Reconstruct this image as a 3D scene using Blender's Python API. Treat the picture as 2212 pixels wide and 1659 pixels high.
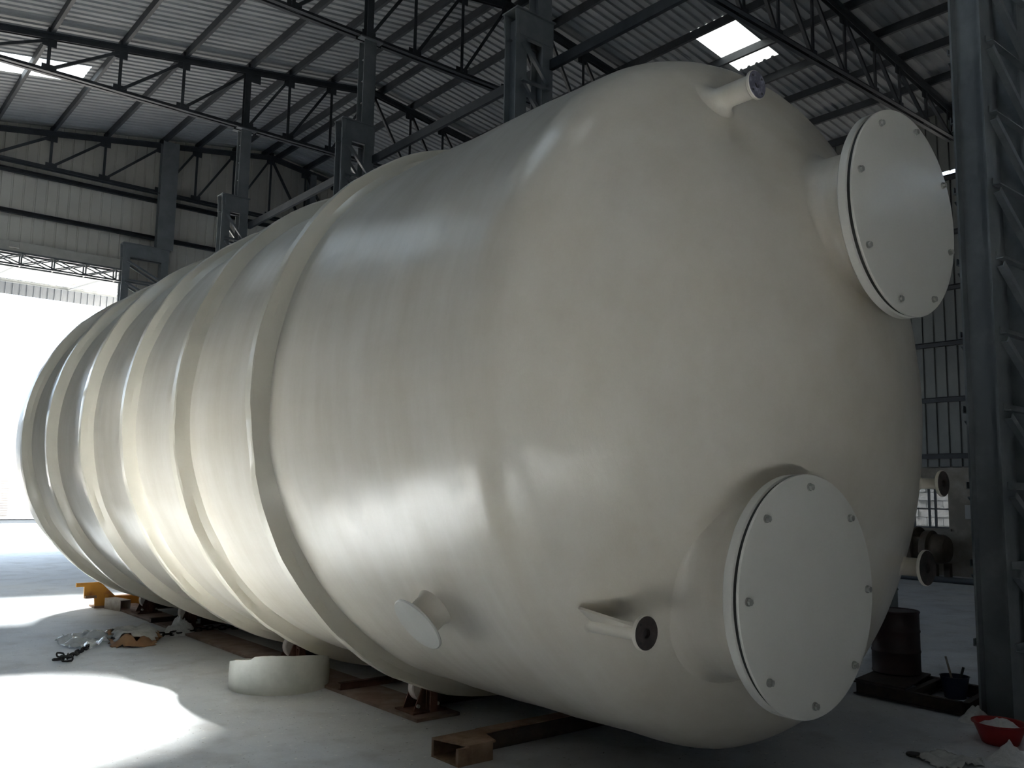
import bpy, bmesh, math, random
from mathutils import Vector, Matrix, noise
PI = math.pi
for o in list(bpy.data.objects): bpy.data.objects.remove(o)
sc = bpy.context.scene
COL = sc.collection
rnd = random.Random(7)

# ------------------------------------------------------------------ camera
CAM_H = 1.6
cam = bpy.data.cameras.new('camera'); cam.sensor_width = 36.0; cam.sensor_fit = 'HORIZONTAL'
cam.lens = 1909.63 / 2212 * 36.0; cam.clip_start = 0.05; cam.clip_end = 500
co = bpy.data.objects.new('camera', cam); COL.objects.link(co)
yaw, pitch, roll = math.radians(39.68472), math.radians(7.0309), math.radians(1.03378)
fw = Vector((math.sin(yaw)*math.cos(pitch), math.cos(yaw)*math.cos(pitch), math.sin(pitch)))
r0 = Vector((math.cos(yaw), -math.sin(yaw), 0)); u0 = r0.cross(fw)
rt = r0*math.cos(roll) + u0*math.sin(roll); up = -r0*math.sin(roll) + u0*math.cos(roll)
co.matrix_world = Matrix(((rt.x, up.x, -fw.x, 0), (rt.y, up.y, -fw.y, 0), (rt.z, up.z, -fw.z, CAM_H), (0, 0, 0, 1)))
sc.camera = co

# ------------------------------------------------------------------ world, sun, exposure
w = bpy.data.worlds.new('sky'); sc.world = w; w.use_nodes = True
bg = w.node_tree.nodes['Background']
bg.inputs[0].default_value = (0.66, 0.82, 1.0, 1); bg.inputs[1].default_value = 3.0
SUN_X, SUN_Y = 0.0, -0.735            # horizontal travel per metre of fall
sl = bpy.data.lights.new('sun', 'SUN'); sl.energy = 110.0; sl.angle = math.radians(8.5); sl.color = (1.0, 0.955, 0.89)
so = bpy.data.objects.new('sun', sl); COL.objects.link(so)
so.rotation_euler = Vector((-SUN_X, -SUN_Y, 1.0)).to_track_quat('Z', 'Y').to_euler(); so.location = (0, 0, 30)
vs = sc.view_settings
vs.view_transform = 'Standard'; vs.look = 'None'; vs.gamma = 1.0; vs.exposure = 1.25; vs.use_curve_mapping = False
cy = sc.cycles
cy.max_bounces = 12; cy.diffuse_bounces = 8; cy.glossy_bounces = 4; cy.transmission_bounces = 8; cy.transparent_max_bounces = 16
cy.sample_clamp_indirect = 6.0; cy.caustics_reflective = False; cy.caustics_refractive = False
cy.use_denoising = True; cy.blur_glossy = 0.5

# ------------------------------------------------------------------ helpers
class MB:
    def __init__(s): s.v = []; s.f = []; s.m = []; s.cur = 0
    def add(s, vs_, fs_):
        b = len(s.v); s.v += [tuple(p) for p in vs_]
        for q in fs_: s.f.append(tuple(b+i for i in q)); s.m.append(s.cur)
        return s
    def box(s, x0, x1, y0, y1, z0, z1):
        return s.add([(x0,y0,z0),(x1,y0,z0),(x1,y1,z0),(x0,y1,z0),(x0,y0,z1),(x1,y0,z1),(x1,y1,z1),(x0,y1,z1)],
                     [(3,2,1,0),(4,5,6,7),(0,1,5,4),(1,2,6,5),(2,3,7,6),(3,0,4,7)])
    def prof(s, p, q, pts, upv=(0,0,1), closed=True):
        """sweep a 2-D outline (a = side, b = up) from p to q"""
        p = Vector(p); q = Vector(q); d = (q-p).normalized(); uv = Vector(upv)
        a = d.cross(uv)
        if a.length < 1e-4: a = d.cross(Vector((0,1,0)))
        a.normalize(); b = a.cross(d); n = len(pts)
        V = [p+a*x+b*y for x, y in pts]+[q+a*x+b*y for x, y in pts]
        F = [(i, (i+1) % n, n+(i+1) % n, n+i) for i in range(n if closed else n-1)]
        if closed: F += [tuple(range(n-1, -1, -1)), tuple(range(n, 2*n))]
        return s.add(V, F)
    def bar(s, p, q, w_, h_, upv=(0,0,1)):
        w_ /= 2; h_ /= 2
        return s.prof(p, q, [(-w_,-h_),(w_,-h_),(w_,h_),(-w_,h_)], upv)
    def angle(s, p, q, a, t=0.01, upv=(0,0,1)):
        h = a/2
        return s.prof(p, q, [(-h,-h),(h,-h),(h,-h+t),(-h+t,-h+t),(-h+t,h),(-h,h)], upv)
    def ibeam(s, p, q, w_, h_, t=0.014, upv=(0,0,1)):
        w_ /= 2; h_ /= 2; k = t/2
        return s.prof(p, q, [(-w_,-h_),(w_,-h_),(w_,-h_+t),(k,-h_+t),(k,h_-t),(w_,h_-t),(w_,h_),(-w_,h_),(-w_,h_-t),(-k,h_-t),(-k,-h_+t),(-w_,-h_+t)], upv)
    def channel(s, p, q, w_, h_, t=0.01, upv=(0,0,1)):
        h_ /= 2
        return s.prof(p, q, [(0,-h_),(w_,-h_),(w_,-h_+t),(t,-h_+t),(t,h_-t),(w_,h_-t),(w_,h_),(0,h_)], upv)
    def cyl(s, p, q, r, n=24, r2=None, caps=True):
        r2 = r if r2 is None else r2
        p = Vector(p); q = Vector(q); d = (q-p).normalized()
        a = d.orthogonal().normalized(); b = d.cross(a)
        V = []
        for c_, rr in ((p, r), (q, r2)):
            for i in range(n):
                t = 2*PI*i/n; V.append(c_+a*rr*math.cos(t)+b*rr*math.sin(t))
        F = [(i, (i+1) % n, n+(i+1) % n, n+i) for i in range(n)]
        if caps: F += [tuple(range(n-1, -1, -1)), tuple(range(n, 2*n))]
        return s.add(V, F)
    def lathe(s, c_, d, prof, n=32, a=None):
        """rotate (radius, along) pairs about axis d through c_"""
        c_ = Vector(c_); d = Vector(d).normalized()
        a = Vector(a).normalized() if a else d.orthogonal().normalized(); b = d.cross(a); m = len(prof)
        V = [c_+d*h+(a*math.cos(2*PI*i/n)+b*math.sin(2*PI*i/n))*r for i in range(n) for r, h in prof]
        F = [(i*m+j, ((i+1) % n)*m+j, ((i+1) % n)*m+j+1, i*m+j+1) for i in range(n) for j in range(m-1)]
        return s.add(V, F)
    def tube(s, pts, r, n=8, closed=False):
        P = [Vector(p) for p in pts]; k = len(P); V = []; ref = Vector((0.13, 0.21, 0.97))
        for i in range(k):
            if closed: d = P[(i+1) % k]-P[i-1]
            else: d = P[min(i+1, k-1)]-P[max(i-1, 0)]
            d.normalize(); a = d.cross(ref); a.normalize(); b = a.cross(d)
            V += [P[i]+(a*math.cos(2*PI*j/n)+b*math.sin(2*PI*j/n))*r for j in range(n)]
        F = [(i*n+j, i*n+(j+1) % n, ((i+1) % k)*n+(j+1) % n, ((i+1) % k)*n+j) for i in range(k if closed else k-1) for j in range(n)]
        if not closed: F += [tuple(range(n-1, -1, -1)), tuple(range((k-1)*n, k*n))]
        return s.add(V, F)
    def build(s, name, mat, parent=None, smooth=False, bevel=0):
        me = bpy.data.meshes.new(name); me.from_pydata(s.v, [], s.f)
        for m_ in (mat if isinstance(mat, (list, tuple)) else [mat]): me.materials.append(m_)
        if any(s.m): me.polygons.foreach_set('material_index', s.m)
        bm = bmesh.new(); bm.from_mesh(me); bmesh.ops.recalc_face_normals(bm, faces=bm.faces); bm.to_mesh(me); bm.free()
        if smooth:
            me.polygons.foreach_set('use_smooth', [True]*len(me.polygons))
            if smooth is not True: me.set_sharp_from_angle(angle=math.radians(smooth))
        o = bpy.data.objects.new(name, me); COL.objects.link(o)
        if bevel:
            bv = o.modifiers.new('bevel', 'BEVEL'); bv.width = bevel; bv.segments = 2; bv.limit_method = 'ANGLE'
        if parent: adopt(o, parent)
        return o
def adopt(o, parent):
    o.parent = parent
    if not parent.parent: o.matrix_parent_inverse = Matrix.Translation(-Vector(parent.location))
def tag(o, label=None, cat=None, group=None, kind=None):
    if label: o['label'] = label
    if cat: o['category'] = cat
    if group: o['group'] = group
    if kind: o['kind'] = kind
    return o
def empty(name, loc, label, cat, group=None):
    o = bpy.data.objects.new(name, None); COL.objects.link(o); o.location = loc; o.empty_display_size = 0.1
    return tag(o, label, cat, group)

# ------------------------------------------------------------------ materials
def mat(name, col, rough=0.6, metal=0.0, col2=None, scale=4.0, detail=6, bump=0.0, bscale=30.0, stretch=(1,1,1), lo=0.4, hi=0.65, coat=0.0, spec=0.5):
    m = bpy.data.materials.new(name); m.use_nodes = True; nt = m.node_tree; N = nt.nodes; L = nt.links
    b = N['Principled BSDF']; b.inputs['Roughness'].default_value = rough; b.inputs['Metallic'].default_value = metal
    b.inputs['Base Color'].default_value = (*col, 1); b.inputs['Specular IOR Level'].default_value = spec
    b.inputs['Coat Weight'].default_value = coat; b.inputs['Coat Roughness'].default_value = 0.12
    tc = N.new('ShaderNodeTexCoord'); mp = N.new('ShaderNodeMapping'); mp.inputs['Scale'].default_value = stretch
    L.new(tc.outputs['Object'], mp.inputs['Vector'])
    if col2:
        n = N.new('ShaderNodeTexNoise'); n.inputs['Scale'].default_value = scale; n.inputs['Detail'].default_value = detail
        n.inputs['Roughness'].default_value = 0.62; L.new(mp.outputs[0], n.inputs['Vector'])
        cr = N.new('ShaderNodeValToRGB'); cr.color_ramp.elements[0].position = lo; cr.color_ramp.elements[1].position = hi
        cr.color_ramp.elements[0].color = (*col, 1); cr.color_ramp.elements[1].color = (*col2, 1)
        L.new(n.outputs['Fac'], cr.inputs[0]); L.new(cr.outputs[0], b.inputs['Base Color'])
    if bump:
        n2 = N.new('ShaderNodeTexNoise'); n2.inputs['Scale'].default_value = bscale; n2.inputs['Detail'].default_value = 5
        L.new(mp.outputs[0], n2.inputs['Vector'])
        bp = N.new('ShaderNodeBump'); bp.inputs['Strength'].default_value = bump; bp.inputs['Distance'].default_value = 0.02
        L.new(n2.outputs['Fac'], bp.inputs['Height']); L.new(bp.outputs[0], b.inputs['Normal'])
    return m
M = {}
M['steel'] = mat('grey_painted_steel', (0.17, 0.185, 0.195), 0.5, 0, (0.22, 0.235, 0.245), 3, bump=0.05)
M['steel_dark'] = mat('dark_shaded_steel', (0.030, 0.035, 0.042), 0.6, 0, (0.048, 0.055, 0.063), 3)  # dark steel; also carries the purlins' underside shade in its colour
M['steel_wear'] = mat('worn_painted_steel', (0.12, 0.135, 0.145), 0.45, 0.0, (0.22, 0.24, 0.25), 2.2, bump=0.08, lo=0.45, hi=0.8)
M['sheet_roof'] = mat('galvanised_roof_sheet', (0.34, 0.352, 0.356), 0.6, 0.0, (0.40, 0.412, 0.416), 1.5, bump=0.02, spec=0.25)
M['sheet_wall'] = mat('cream_wall_sheet', (0.62, 0.595, 0.54), 0.5, 0.0, (0.68, 0.655, 0.60), 1.2)
M['sheet_dark'] = mat('dark_wall_sheet', (0.02, 0.022, 0.025), 0.7, 0.0, (0.03, 0.033, 0.036), 1.2)
M['sheet_grey'] = mat('grey_wall_sheet', (0.15, 0.16, 0.155), 0.55, 0.0, (0.19, 0.20, 0.19), 1.2)
M['white_sheet'] = mat('white_canopy_sheet', (0.30, 0.31, 0.315), 0.5, 0, (0.35, 0.355, 0.36), 2)
M['fascia'] = mat('grey_fascia_sheet', (0.075, 0.085, 0.10), 0.5, 0, (0.095, 0.105, 0.12), 2)
M['beige'] = mat('beige_painted_beam', (0.50, 0.49, 0.45), 0.55, 0, (0.42, 0.41, 0.38), 3)
M['plaster'] = mat('stained_plaster', (0.20, 0.18, 0.15), 0.9, 0, (0.33, 0.30, 0.26), 1.6, bump=0.2, bscale=12)
M['block'] = mat('grey_concrete_block', (0.40, 0.44, 0.48), 0.9, 0, (0.52, 0.55, 0.58), 5, bump=0.2)
M['rust'] = mat('rusty_steel', (0.075, 0.035, 0.026), 0.75, 0.1, (0.17, 0.085, 0.06), 7, bump=0.15)
M['rust_plate'] = mat('rusty_floor_plate', (0.20, 0.135, 0.115), 0.8, 0.0, (0.30, 0.24, 0.21), 5, bump=0.1)
M['rust_light'] = mat('rust_brown_beam', (0.20, 0.12, 0.075), 0.8, 0.0, (0.34, 0.24, 0.17), 6, bump=0.15)
M['rust_dark'] = mat('dark_brown_beam', (0.035, 0.027, 0.025), 0.7, 0.1, (0.07, 0.045, 0.035), 8, bump=0.12)
M['yellow'] = mat('orange_yellow_paint', (0.55, 0.25, 0.035), 0.55, 0, (0.30, 0.12, 0.04), 9, lo=0.5, hi=0.7, bump=0.08)
M['tube_grey'] = mat('weathered_square_tube', (0.30, 0.26, 0.22), 0.7, 0.1, (0.40, 0.36, 0.31), 12)
M['black'] = mat('black_rubber', (0.008, 0.008, 0.007), 0.6)
M['flange_dark'] = mat('dark_flange_face', (0.020, 0.016, 0.015), 0.6, 0.2, (0.05, 0.038, 0.035), 18, bump=0.1)
M['flange_grey'] = mat('scuffed_grey_flange', (0.10, 0.10, 0.135), 0.55, 0.2, (0.30, 0.30, 0.36), 22, lo=0.5, hi=0.68, bump=0.15)
M['bolt'] = mat('dull_bolt', (0.22, 0.22, 0.205), 0.5, 0.2, (0.32, 0.32, 0.30), 40)
M['bolt_bright'] = mat('zinc_bolt', (0.55, 0.54, 0.50), 0.35, 0.8)
M['roller'] = mat('pale_roller_tyre', (0.50, 0.46, 0.43), 0.6, 0, (0.38, 0.33, 0.30), 9)
M['frp'] = mat('raw_fibreglass', (0.60, 0.61, 0.56), 0.45, 0, (0.72, 0.72, 0.67), 5, bump=0.15, bscale=14)
M['cardboard'] = mat('brown_cardboard', (0.34, 0.20, 0.11), 0.9, 0, (0.27, 0.15, 0.08), 6, bump=0.1)
M['fluff'] = mat('white_fibre', (0.85, 0.86, 0.88), 0.95, 0, (0.72, 0.74, 0.76), 30, bump=0.5, bscale=60)
M['cloth'] = mat('white_rag', (0.62, 0.63, 0.62), 0.95, 0, (0.45, 0.46, 0.46), 9, bump=0.3)
M['chain'] = mat('black_chain_steel', (0.018, 0.018, 0.020), 0.6, 0.4)
M['red'] = mat('red_plastic', (0.35, 0.022, 0.020), 0.45)
M['maroon'] = mat('dark_maroon_drum', (0.020, 0.010, 0.012), 0.5, 0.1, (0.035, 0.014, 0.016), 6)
M['pale_drum'] = mat('pale_grey_drum', (0.16, 0.17, 0.17), 0.7, 0, (0.12, 0.13, 0.13), 5)
M['blue'] = mat('dark_blue_plastic', (0.012, 0.02, 0.06), 0.5)
M['machine'] = mat('brown_machine', (0.055, 0.042, 0.03), 0.7, 0.1, (0.10, 0.075, 0.055), 4, bump=0.1)
M['outwall'] = mat('pale_limewash', (0.60, 0.60, 0.58), 0.9, 0, (0.55, 0.55, 0.53), 3)
M['shutter'] = mat('grey_louvre', (0.22, 0.20, 0.19), 0.7, 0, (0.27, 0.25, 0.23), 6)
M['box_white'] = mat('grey_switch_box', (0.30, 0.30, 0.29), 0.6)

def concrete():
    m = mat('worn_concrete_floor', (0.53, 0.56, 0.61), 0.75, 0, (0.64, 0.665, 0.70), 0.9, 9, bump=0.12, bscale=45, lo=0.35, hi=0.7)
    nt = m.node_tree; N = nt.nodes; L = nt.links; b = N['Principled BSDF']
    src = b.inputs['Base Color'].links[0].from_socket
    tc = [n for n in N if n.type == 'MAPPING'][0]
    prev = src
    for sc_, lo, hi, col_, amt in ((22, 0.63, 0.68, (0.85, 0.85, 0.82), 0.7), (30, 0.645, 0.69, (0.07, 0.07, 0.075), 0.7), (2.6, 0.48, 0.72, (0.34, 0.34, 0.355), 0.55), (0.35, 0.5, 0.75, (0.64, 0.63, 0.60), 0.6)):
        n = N.new('ShaderNodeTexNoise'); n.inputs['Scale'].default_value = sc_; n.inputs['Detail'].default_value = 4; n.inputs['Roughness'].default_value = 0.6
        L.new(tc.outputs[0], n.inputs['Vector'])
        cr = N.new('ShaderNodeValToRGB'); cr.color_ramp.elements[0].position = lo; cr.color_ramp.elements[1].position = hi
        cr.color_ramp.elements[0].color = (0, 0, 0, 1); cr.color_ramp.elements[1].color = (amt, amt, amt, 1); L.new(n.outputs['Fac'], cr.inputs[0])
        mx = N.new('ShaderNodeMixRGB'); L.new(cr.outputs[0], mx.inputs[0]); L.new(prev, mx.inputs[1]); mx.inputs[2].default_value = (*col_, 1)
        prev = mx.outputs[0]
    L.new(prev, b.inputs['Base Color'])
    return m
M['floor'] = concrete()
M['ground'] = mat('pale_yard_ground', (0.075, 0.073, 0.07), 0.9, 0, (0.10, 0.098, 0.093), 0.6, 8)

def gelcoat(name, c1, c2, rough=0.355):
    """hand-laid fibreglass gelcoat: slight yellowing, brushed gloss, ripples"""
    m = bpy.data.materials.new(name); m.use_nodes = True; nt = m.node_tree; N = nt.nodes; L = nt.links
    b = N['Principled BSDF']; tc = N.new('ShaderNodeTexCoord')
    def nz(scale, detail, vec, rg=0.6):
        n = N.new('ShaderNodeTexNoise'); n.inputs['Scale'].default_value = scale; n.inputs['Detail'].default_value = detail; n.inputs['Roughness'].default_value = rg
        L.new(vec, n.inputs['Vector']); return n.outputs['Fac']
    def ramp(src, lo, hi, a, bb):
        cr = N.new('ShaderNodeValToRGB'); cr.color_ramp.elements[0].position = lo; cr.color_ramp.elements[1].position = hi
        cr.color_ramp.elements[0].color = a; cr.color_ramp.elements[1].color = bb; L.new(src, cr.inputs[0]); return cr.outputs[0]
    mp = N.new('ShaderNodeMapping'); mp.inputs['Scale'].default_value = (1, 4.5, 1); L.new(tc.outputs['Object'], mp.inputs['Vector'])
    n1 = nz(0.8, 7, mp.outputs[0]); n2 = nz(3.0, 6, mp.outputs[0]); n3 = nz(1.6, 4, tc.outputs['Object']); n4 = nz(14, 5, mp.outputs[0], 0.7)
    mq = N.new('ShaderNodeMapping'); mq.inputs['Scale'].default_value = (2.2, 0.35, 2.2); L.new(tc.outputs['Object'], mq.inputs['Vector'])
    n5 = nz(1.1, 6, mq.outputs[0])
    av = N.new('ShaderNodeMath'); av.operation = 'MULTIPLY_ADD'; av.inputs[1].default_value = 0.55; L.new(n5, av.inputs[0]); L.new(n1, av.inputs[2])
    mr = N.new('ShaderNodeMapRange'); mr.inputs[1].default_value = 0.52; mr.inputs[2].default_value = 1.0; L.new(av.outputs[0], mr.inputs[0])
    mx = N.new('ShaderNodeMixRGB'); mx.inputs[1].default_value = (*c1, 1); mx.inputs[2].default_value = (*c2, 1); L.new(mr.outputs[0], mx.inputs[0]); L.new(mx.outputs[0], b.inputs['Base Color'])
    ro = N.new('ShaderNodeMath'); ro.operation = 'MULTIPLY_ADD'; ro.inputs[1].default_value = 0.2; ro.inputs[2].default_value = rough-0.10; L.new(n2, ro.inputs[0]); L.new(ro.outputs[0], b.inputs['Roughness'])
    b.inputs['Coat Weight'].default_value = 0.3; b.inputs['Specular IOR Level'].default_value = 0.32; b.inputs['Coat Roughness'].default_value = 0.07
    ad = N.new('ShaderNodeMath'); ad.operation = 'MULTIPLY_ADD'; ad.inputs[1].default_value = 0.14; L.new(n4, ad.inputs[0]); L.new(n3, ad.inputs[2])
    bp = N.new('ShaderNodeBump'); bp.inputs['Strength'].default_value = 0.4; bp.inputs['Distance'].default_value = 0.02
    L.new(ad.outputs[0], bp.inputs['Height']); L.new(bp.outputs[0], b.inputs['Normal'])
    n6 = nz(7.0, 6, mp.outputs[0], 0.65)
    ad2 = N.new('ShaderNodeMath'); ad2.operation = 'MULTIPLY_ADD'; ad2.inputs[1].default_value = 0.35; L.new(n6, ad2.inputs[0]); L.new(n3, ad2.inputs[2])
    bc_ = N.new('ShaderNodeBump'); bc_.inputs['Strength'].default_value = 0.4; bc_.inputs['Distance'].default_value = 0.02
    L.new(ad2.outputs[0], bc_.inputs['Height']); L.new(bc_.outputs[0], b.inputs['Coat Normal'])
    return m
M['gel'] = gelcoat('cream_gelcoat', (0.55, 0.50, 0.415), (0.68, 0.635, 0.565))
M['gel_rib'] = gelcoat('yellowish_gelcoat', (0.585, 0.54, 0.445), (0.665, 0.62, 0.525), 0.345)
M['gel_cover'] = gelcoat('smooth_cover_gelcoat', (0.59, 0.57, 0.525), (0.65, 0.635, 0.59), 0.345)

def skylight_mat(name, tr, dc, fac):
    m = bpy.data.materials.new(name); m.use_nodes = True; nt = m.node_tree; N = nt.nodes; L = nt.links
    for n in list(N):
        if n.type != 'OUTPUT_MATERIAL': N.remove(n)
    t = N.new('ShaderNodeBsdfTransparent'); t.inputs[0].default_value = tr
    d = N.new('ShaderNodeBsdfTranslucent'); d.inputs[0].default_value = dc
    x = N.new('ShaderNodeMixShader'); x.inputs[0].default_value = fac
    L.new(t.outputs[0], x.inputs[1]); L.new(d.outputs[0], x.inputs[2]); L.new(x.outputs[0], N['Material Output'].inputs[0])
    return m
M['skylight'] = skylight_mat('translucent_skylight_sheet', (0.80, 0.84, 0.84, 1), (0.85, 0.88, 0.86, 1), 0.012)
M['skylight_grey'] = skylight_mat('grey_skylight_sheet', (0.20, 0.215, 0.22, 1), (0.85, 0.88, 0.86, 1), 0.03)
M['skylight_opal'] = skylight_mat('opal_skylight_sheet', (0.0, 0.0, 0.0, 1), (0.06, 0.066, 0.072, 1), 1.0)
M['skylight_dim'] = skylight_mat('dimmed_skylight_sheet', (0.0, 0.0, 0.0, 1), (0.04, 0.043, 0.043, 1), 1.0)  # transmission cut to hold sunlight off the right side of the hall
def glass_mat(name, col, fac):
    m = bpy.data.materials.new(name); m.use_nodes = True; nt = m.node_tree; N = nt.nodes; L = nt.links
    b = N['Principled BSDF']; b.inputs['Roughness'].default_value = 0.12; b.inputs['Base Color'].default_value = (*col, 1)
    t = N.new('ShaderNodeBsdfTransparent'); x = N.new('ShaderNodeMixShader'); x.inputs[0].default_value = fac
    L.new(t.outputs[0], x.inputs[1]); L.new(b.outputs[0], x.inputs[2]); L.new(x.outputs[0], N['Material Output'].inputs[0])
    return m
M['glass'] = glass_mat('darkened_window_glass', (0.05, 0.07, 0.09), 0.62)  # dark tint added to dim the bright block wall outside
M['plastic'] = glass_mat('clear_plastic_sheet', (0.75, 0.78, 0.78), 0.45)

# ------------------------------------------------------------------ building shell
XL, XR, YF, YE = -1.0, 19.7, -8.0, 24.5
RX = 10.62
def zchord(x): return 11.42 - (0.155*(RX-x) if x < RX else 0.14*(x-RX))
def zroof(x): return zchord(x) + 0.24
PANELS = [-0.55, 0.75, 2.08, 3.40, 4.72, 6.0, 7.44, 8.42, 9.5, 10.62, 11.75, 12.76, 13.85, 14.97, 16.1, 17.1, 18.25, 19.4]
DOOR = (0.3, 6.62, 7.3)

fl = MB().box(XL-0.1, XR+0.1, YF-0.1, YE+0.3, -0.2, 0.0).build('floor', M['floor']); tag(fl, 'worn grey concrete workshop floor', kind='structure')
g = MB(); g.add([(-80, YE+0.3, -0.03), (120, YE+0.3, -0.03), (120, 160, -0.03), (-80, 160, -0.03)], [(0, 1, 2, 3)])
g.add([(XR+0.1, -40, -0.03), (120, -40, -0.03), (120, YE+0.3, -0.03), (XR+0.1, YE+0.3, -0.03)], [(0, 1, 2, 3)])
g.add([(-80, -40, -0.03), (XL-0.1, -40, -0.03), (XL-0.1, YE+0.3, -0.03), (-80, YE+0.3, -0.03)], [(0, 1, 2, 3)])
g.add([(XL-0.1, -40, -0.03), (XR+0.1, -40, -0.03), (XR+0.1, YF-0.1, -0.03), (XL-0.1, YF-0.1, -0.03)], [(0, 1, 2, 3)])
tag(g.build('ground', M['ground']), 'pale sunlit yard ground outside the door', kind='structure')

# roof: every corrugated sheet runs from ridge to eave, 1 m wide; some are translucent
ceil = bpy.data.objects.new('ceiling', None); COL.objects.link(ceil); tag(ceil, 'corrugated metal roof on steel purlins', kind='structure')
def corr_profile(wd, pitch=0.2, depth=0.035):
    out = []; n = int(round(wd/pitch))
    for i in range(n):
        y = i*pitch
        out += [(y, 0), (y+pitch*0.52, 0), (y+pitch*0.64, depth), (y+pitch*0.88, depth)]
    out.append((wd, 0)); return out
def roof_sheet(side, y0, x0, x1, m, name='roof_sheet'):
    mb = MB(); pr = corr_profile(1.0); n = len(pr)
    V = [(x, y0+a, zroof(x)+b) for x in (x0, x1) for a, b in pr]
    mb.add(V, [(i, i+1, n+i+1, n+i) for i in range(n-1)])
    return mb.build(name, m, ceil)
# (side, sheet start, x range) of translucent sheets
SKY = {(-1, 4): [(-0.7, 1.9)], (-1, 8): [(-0.95, 0.6)], (-1, 0): [(2.2, 3.7)], (-1, 14): [(-0.95, 1.75)], (-1, 20): [(1.5, 4.58)], (1, 10): [(13.90, 15.62)]}  # first two entries: unseen sheets, added to light the tank's front end
for side in (-1, 1):
    for k in range(-9, 25):
        y0 = k + 0.15
        e0, e1 = (XL-0.3, RX) if side < 0 else (RX, XR+0.4)
        cuts = SKY.get((side, k), [])
        x = e0
        for a, b in cuts:
            if a > x: roof_sheet(side, y0, x, a, M['sheet_roof'])
            tag(roof_sheet(side, y0, a, b, M['skylight_dim' if side > 0 else ('skylight_opal' if k < 3 else 'skylight_grey' if k > 18 else 'skylight')], 'skylight_sheet'), 'translucent white skylight sheet')
            x = b
        if x < e1: roof_sheet(side, y0, x, e1, M['sheet_roof'])
MB().prof((RX, YF, zroof(RX)+0.045), (RX, YE+0.2, zroof(RX)+0.045), [(-0.35, -0.05), (0, 0), (0.35, -0.05), (0.35, -0.04), (0, 0.012), (-0.35, -0.04)]).build('ridge_cap', M['sheet_roof'], ceil)
for i, x in enumerate(PANELS):
    xs = [x] if abs(x-RX) > 0.1 else [RX-0.22, RX+0.22]
    for xx in xs:
        zc = zchord(xx)+0.145
        MB().channel((xx, YF, zc), (xx, YE+0.1, zc), 0.065, 0.17, 0.006).build('purlin', M['steel_dark'], ceil)  # underside shade is put into the purlins' dark colour

# walls ------------------------------------------------------------------
def wall_profile(wd, pitch=0.25):
    out = []; n = int(round(wd/pitch))
    for i in range(n):
        x = i*pitch
        out += [(x, 0), (x+pitch*0.80, 0), (x+pitch*0.86, 0.03), (x+pitch*0.94, 0.03)]
    out.append((wd, 0)); return out
def wall_sheet(org, ax, nr, wd, z0, ztop, m, parent, pitch=0.25):
    pr = wall_profile(wd, pitch); n = len(pr); ax = Vector(ax); nr = Vector(nr); org = Vector(org); V = []
    for lvl in (0, 1):
        for a, d in pr:
            p = org+ax*a+nr*d; V.append((p.x, p.y, z0 if lvl == 0 else ztop(p)))
    return MB().add(V, [(i, i+1, n+i+1, n+i) for i in range(n-1)]).build('wall_sheet', m, parent)
wb = bpy.data.objects.new('wall_back', None); COL.objects.link(wb); tag(wb, 'cream corrugated end wall above the big door', kind='structure')
x = XL
cutsx = [XL, 0.3]
xs = [XL, 0.3]+[0.3+0.79*i for i in range(1, 9)]+[7.65+i for i in range(0, 13)]
xs = sorted(set(round(v, 3) for v in xs if v <= XR)) + [XR]
for a, b in zip(xs[:-1], xs[1:]):
    if b-a < 0.05: continue
    over = a >= DOOR[0]-0.01 and b <= DOOR[1]+0.02
    n = max(1, round((b-a)/0.25))
    wall_sheet((a, YE, 0), (1, 0, 0), (0, 1, 0), b-a, 7.3 if over else 0.0, lambda p: zroof(p.x)+0.03, M['sheet_wall'], wb, (b-a)/n)
for z in (8.35, 9.40):
    MB().channel((XL, YE-0.005, z), (XR, YE-0.005, z), 0.10, 0.11, 0.008).build('girt', M['steel_dark'], wb)
for z in (1.2, 2.6, 4.0, 5.4, 6.9):
    MB().channel((7.9, YE-0.005, z), (XR, YE-0.005, z), 0.10, 0.11, 0.008).build('girt', M['steel_dark'], wb)
for xx in (0.25, 12.0, 16.0):
    MB().ibeam((xx, YE-0.16, 0), (xx, YE-0.16, zchord(xx)), 0.2, 0.25, upv=(0, 1, 0)).build('wall_post', M['steel'], wb)

wr = bpy.data.objects.new('wall_right', None); COL.objects.link(wr); tag(wr, 'grey corrugated side wall on a plastered masonry base', kind='structure')
for k in range(-8, 25):
    y1 = min(k+1.0, YE)
    if y1-k < 0.1: continue
    wall_sheet((XR, k, 0), (0, 1, 0), (1, 0, 0), y1-k, 2.32, lambda p: 8.86, M['sheet_grey'], wr, (y1-k)/4)
    wall_sheet((XR, k, 0), (0, 1, 0), (1, 0, 0), y1-k, 8.97, lambda p: zroof(XR), M['sheet_grey'], wr, (y1-k)/4)
for z in (2.57, 3.81, 5.05, 6.29, 7.53, 8.8):
    MB().channel((XR-0.01, YE, z), (XR-0.01, YF, z), 0.09, 0.11, 0.008).build('girt', M['steel_dark'], wr)
WY0, WY1, WZ0, WZ1 = 8.82, 9.95, 1.0, 1.95
mb = MB()
mb.box(XR, XR+0.23, YF, WY0, 0, 2.34); mb.box(XR, XR+0.23, WY1, YE, 0, 2.34)
mb.box(XR, XR+0.23, WY0, WY1, 0, WZ0); mb.box(XR, XR+0.23, WY0, WY1, WZ1, 2.34)
mb.build('masonry_base', M['plaster'], wr)
MB().box(XR-0.05, XR+0.23, WY0-0.05, WY1+0.05, WZ0-0.05, WZ0).build('window_ledge', M['plaster'], wr)
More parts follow.
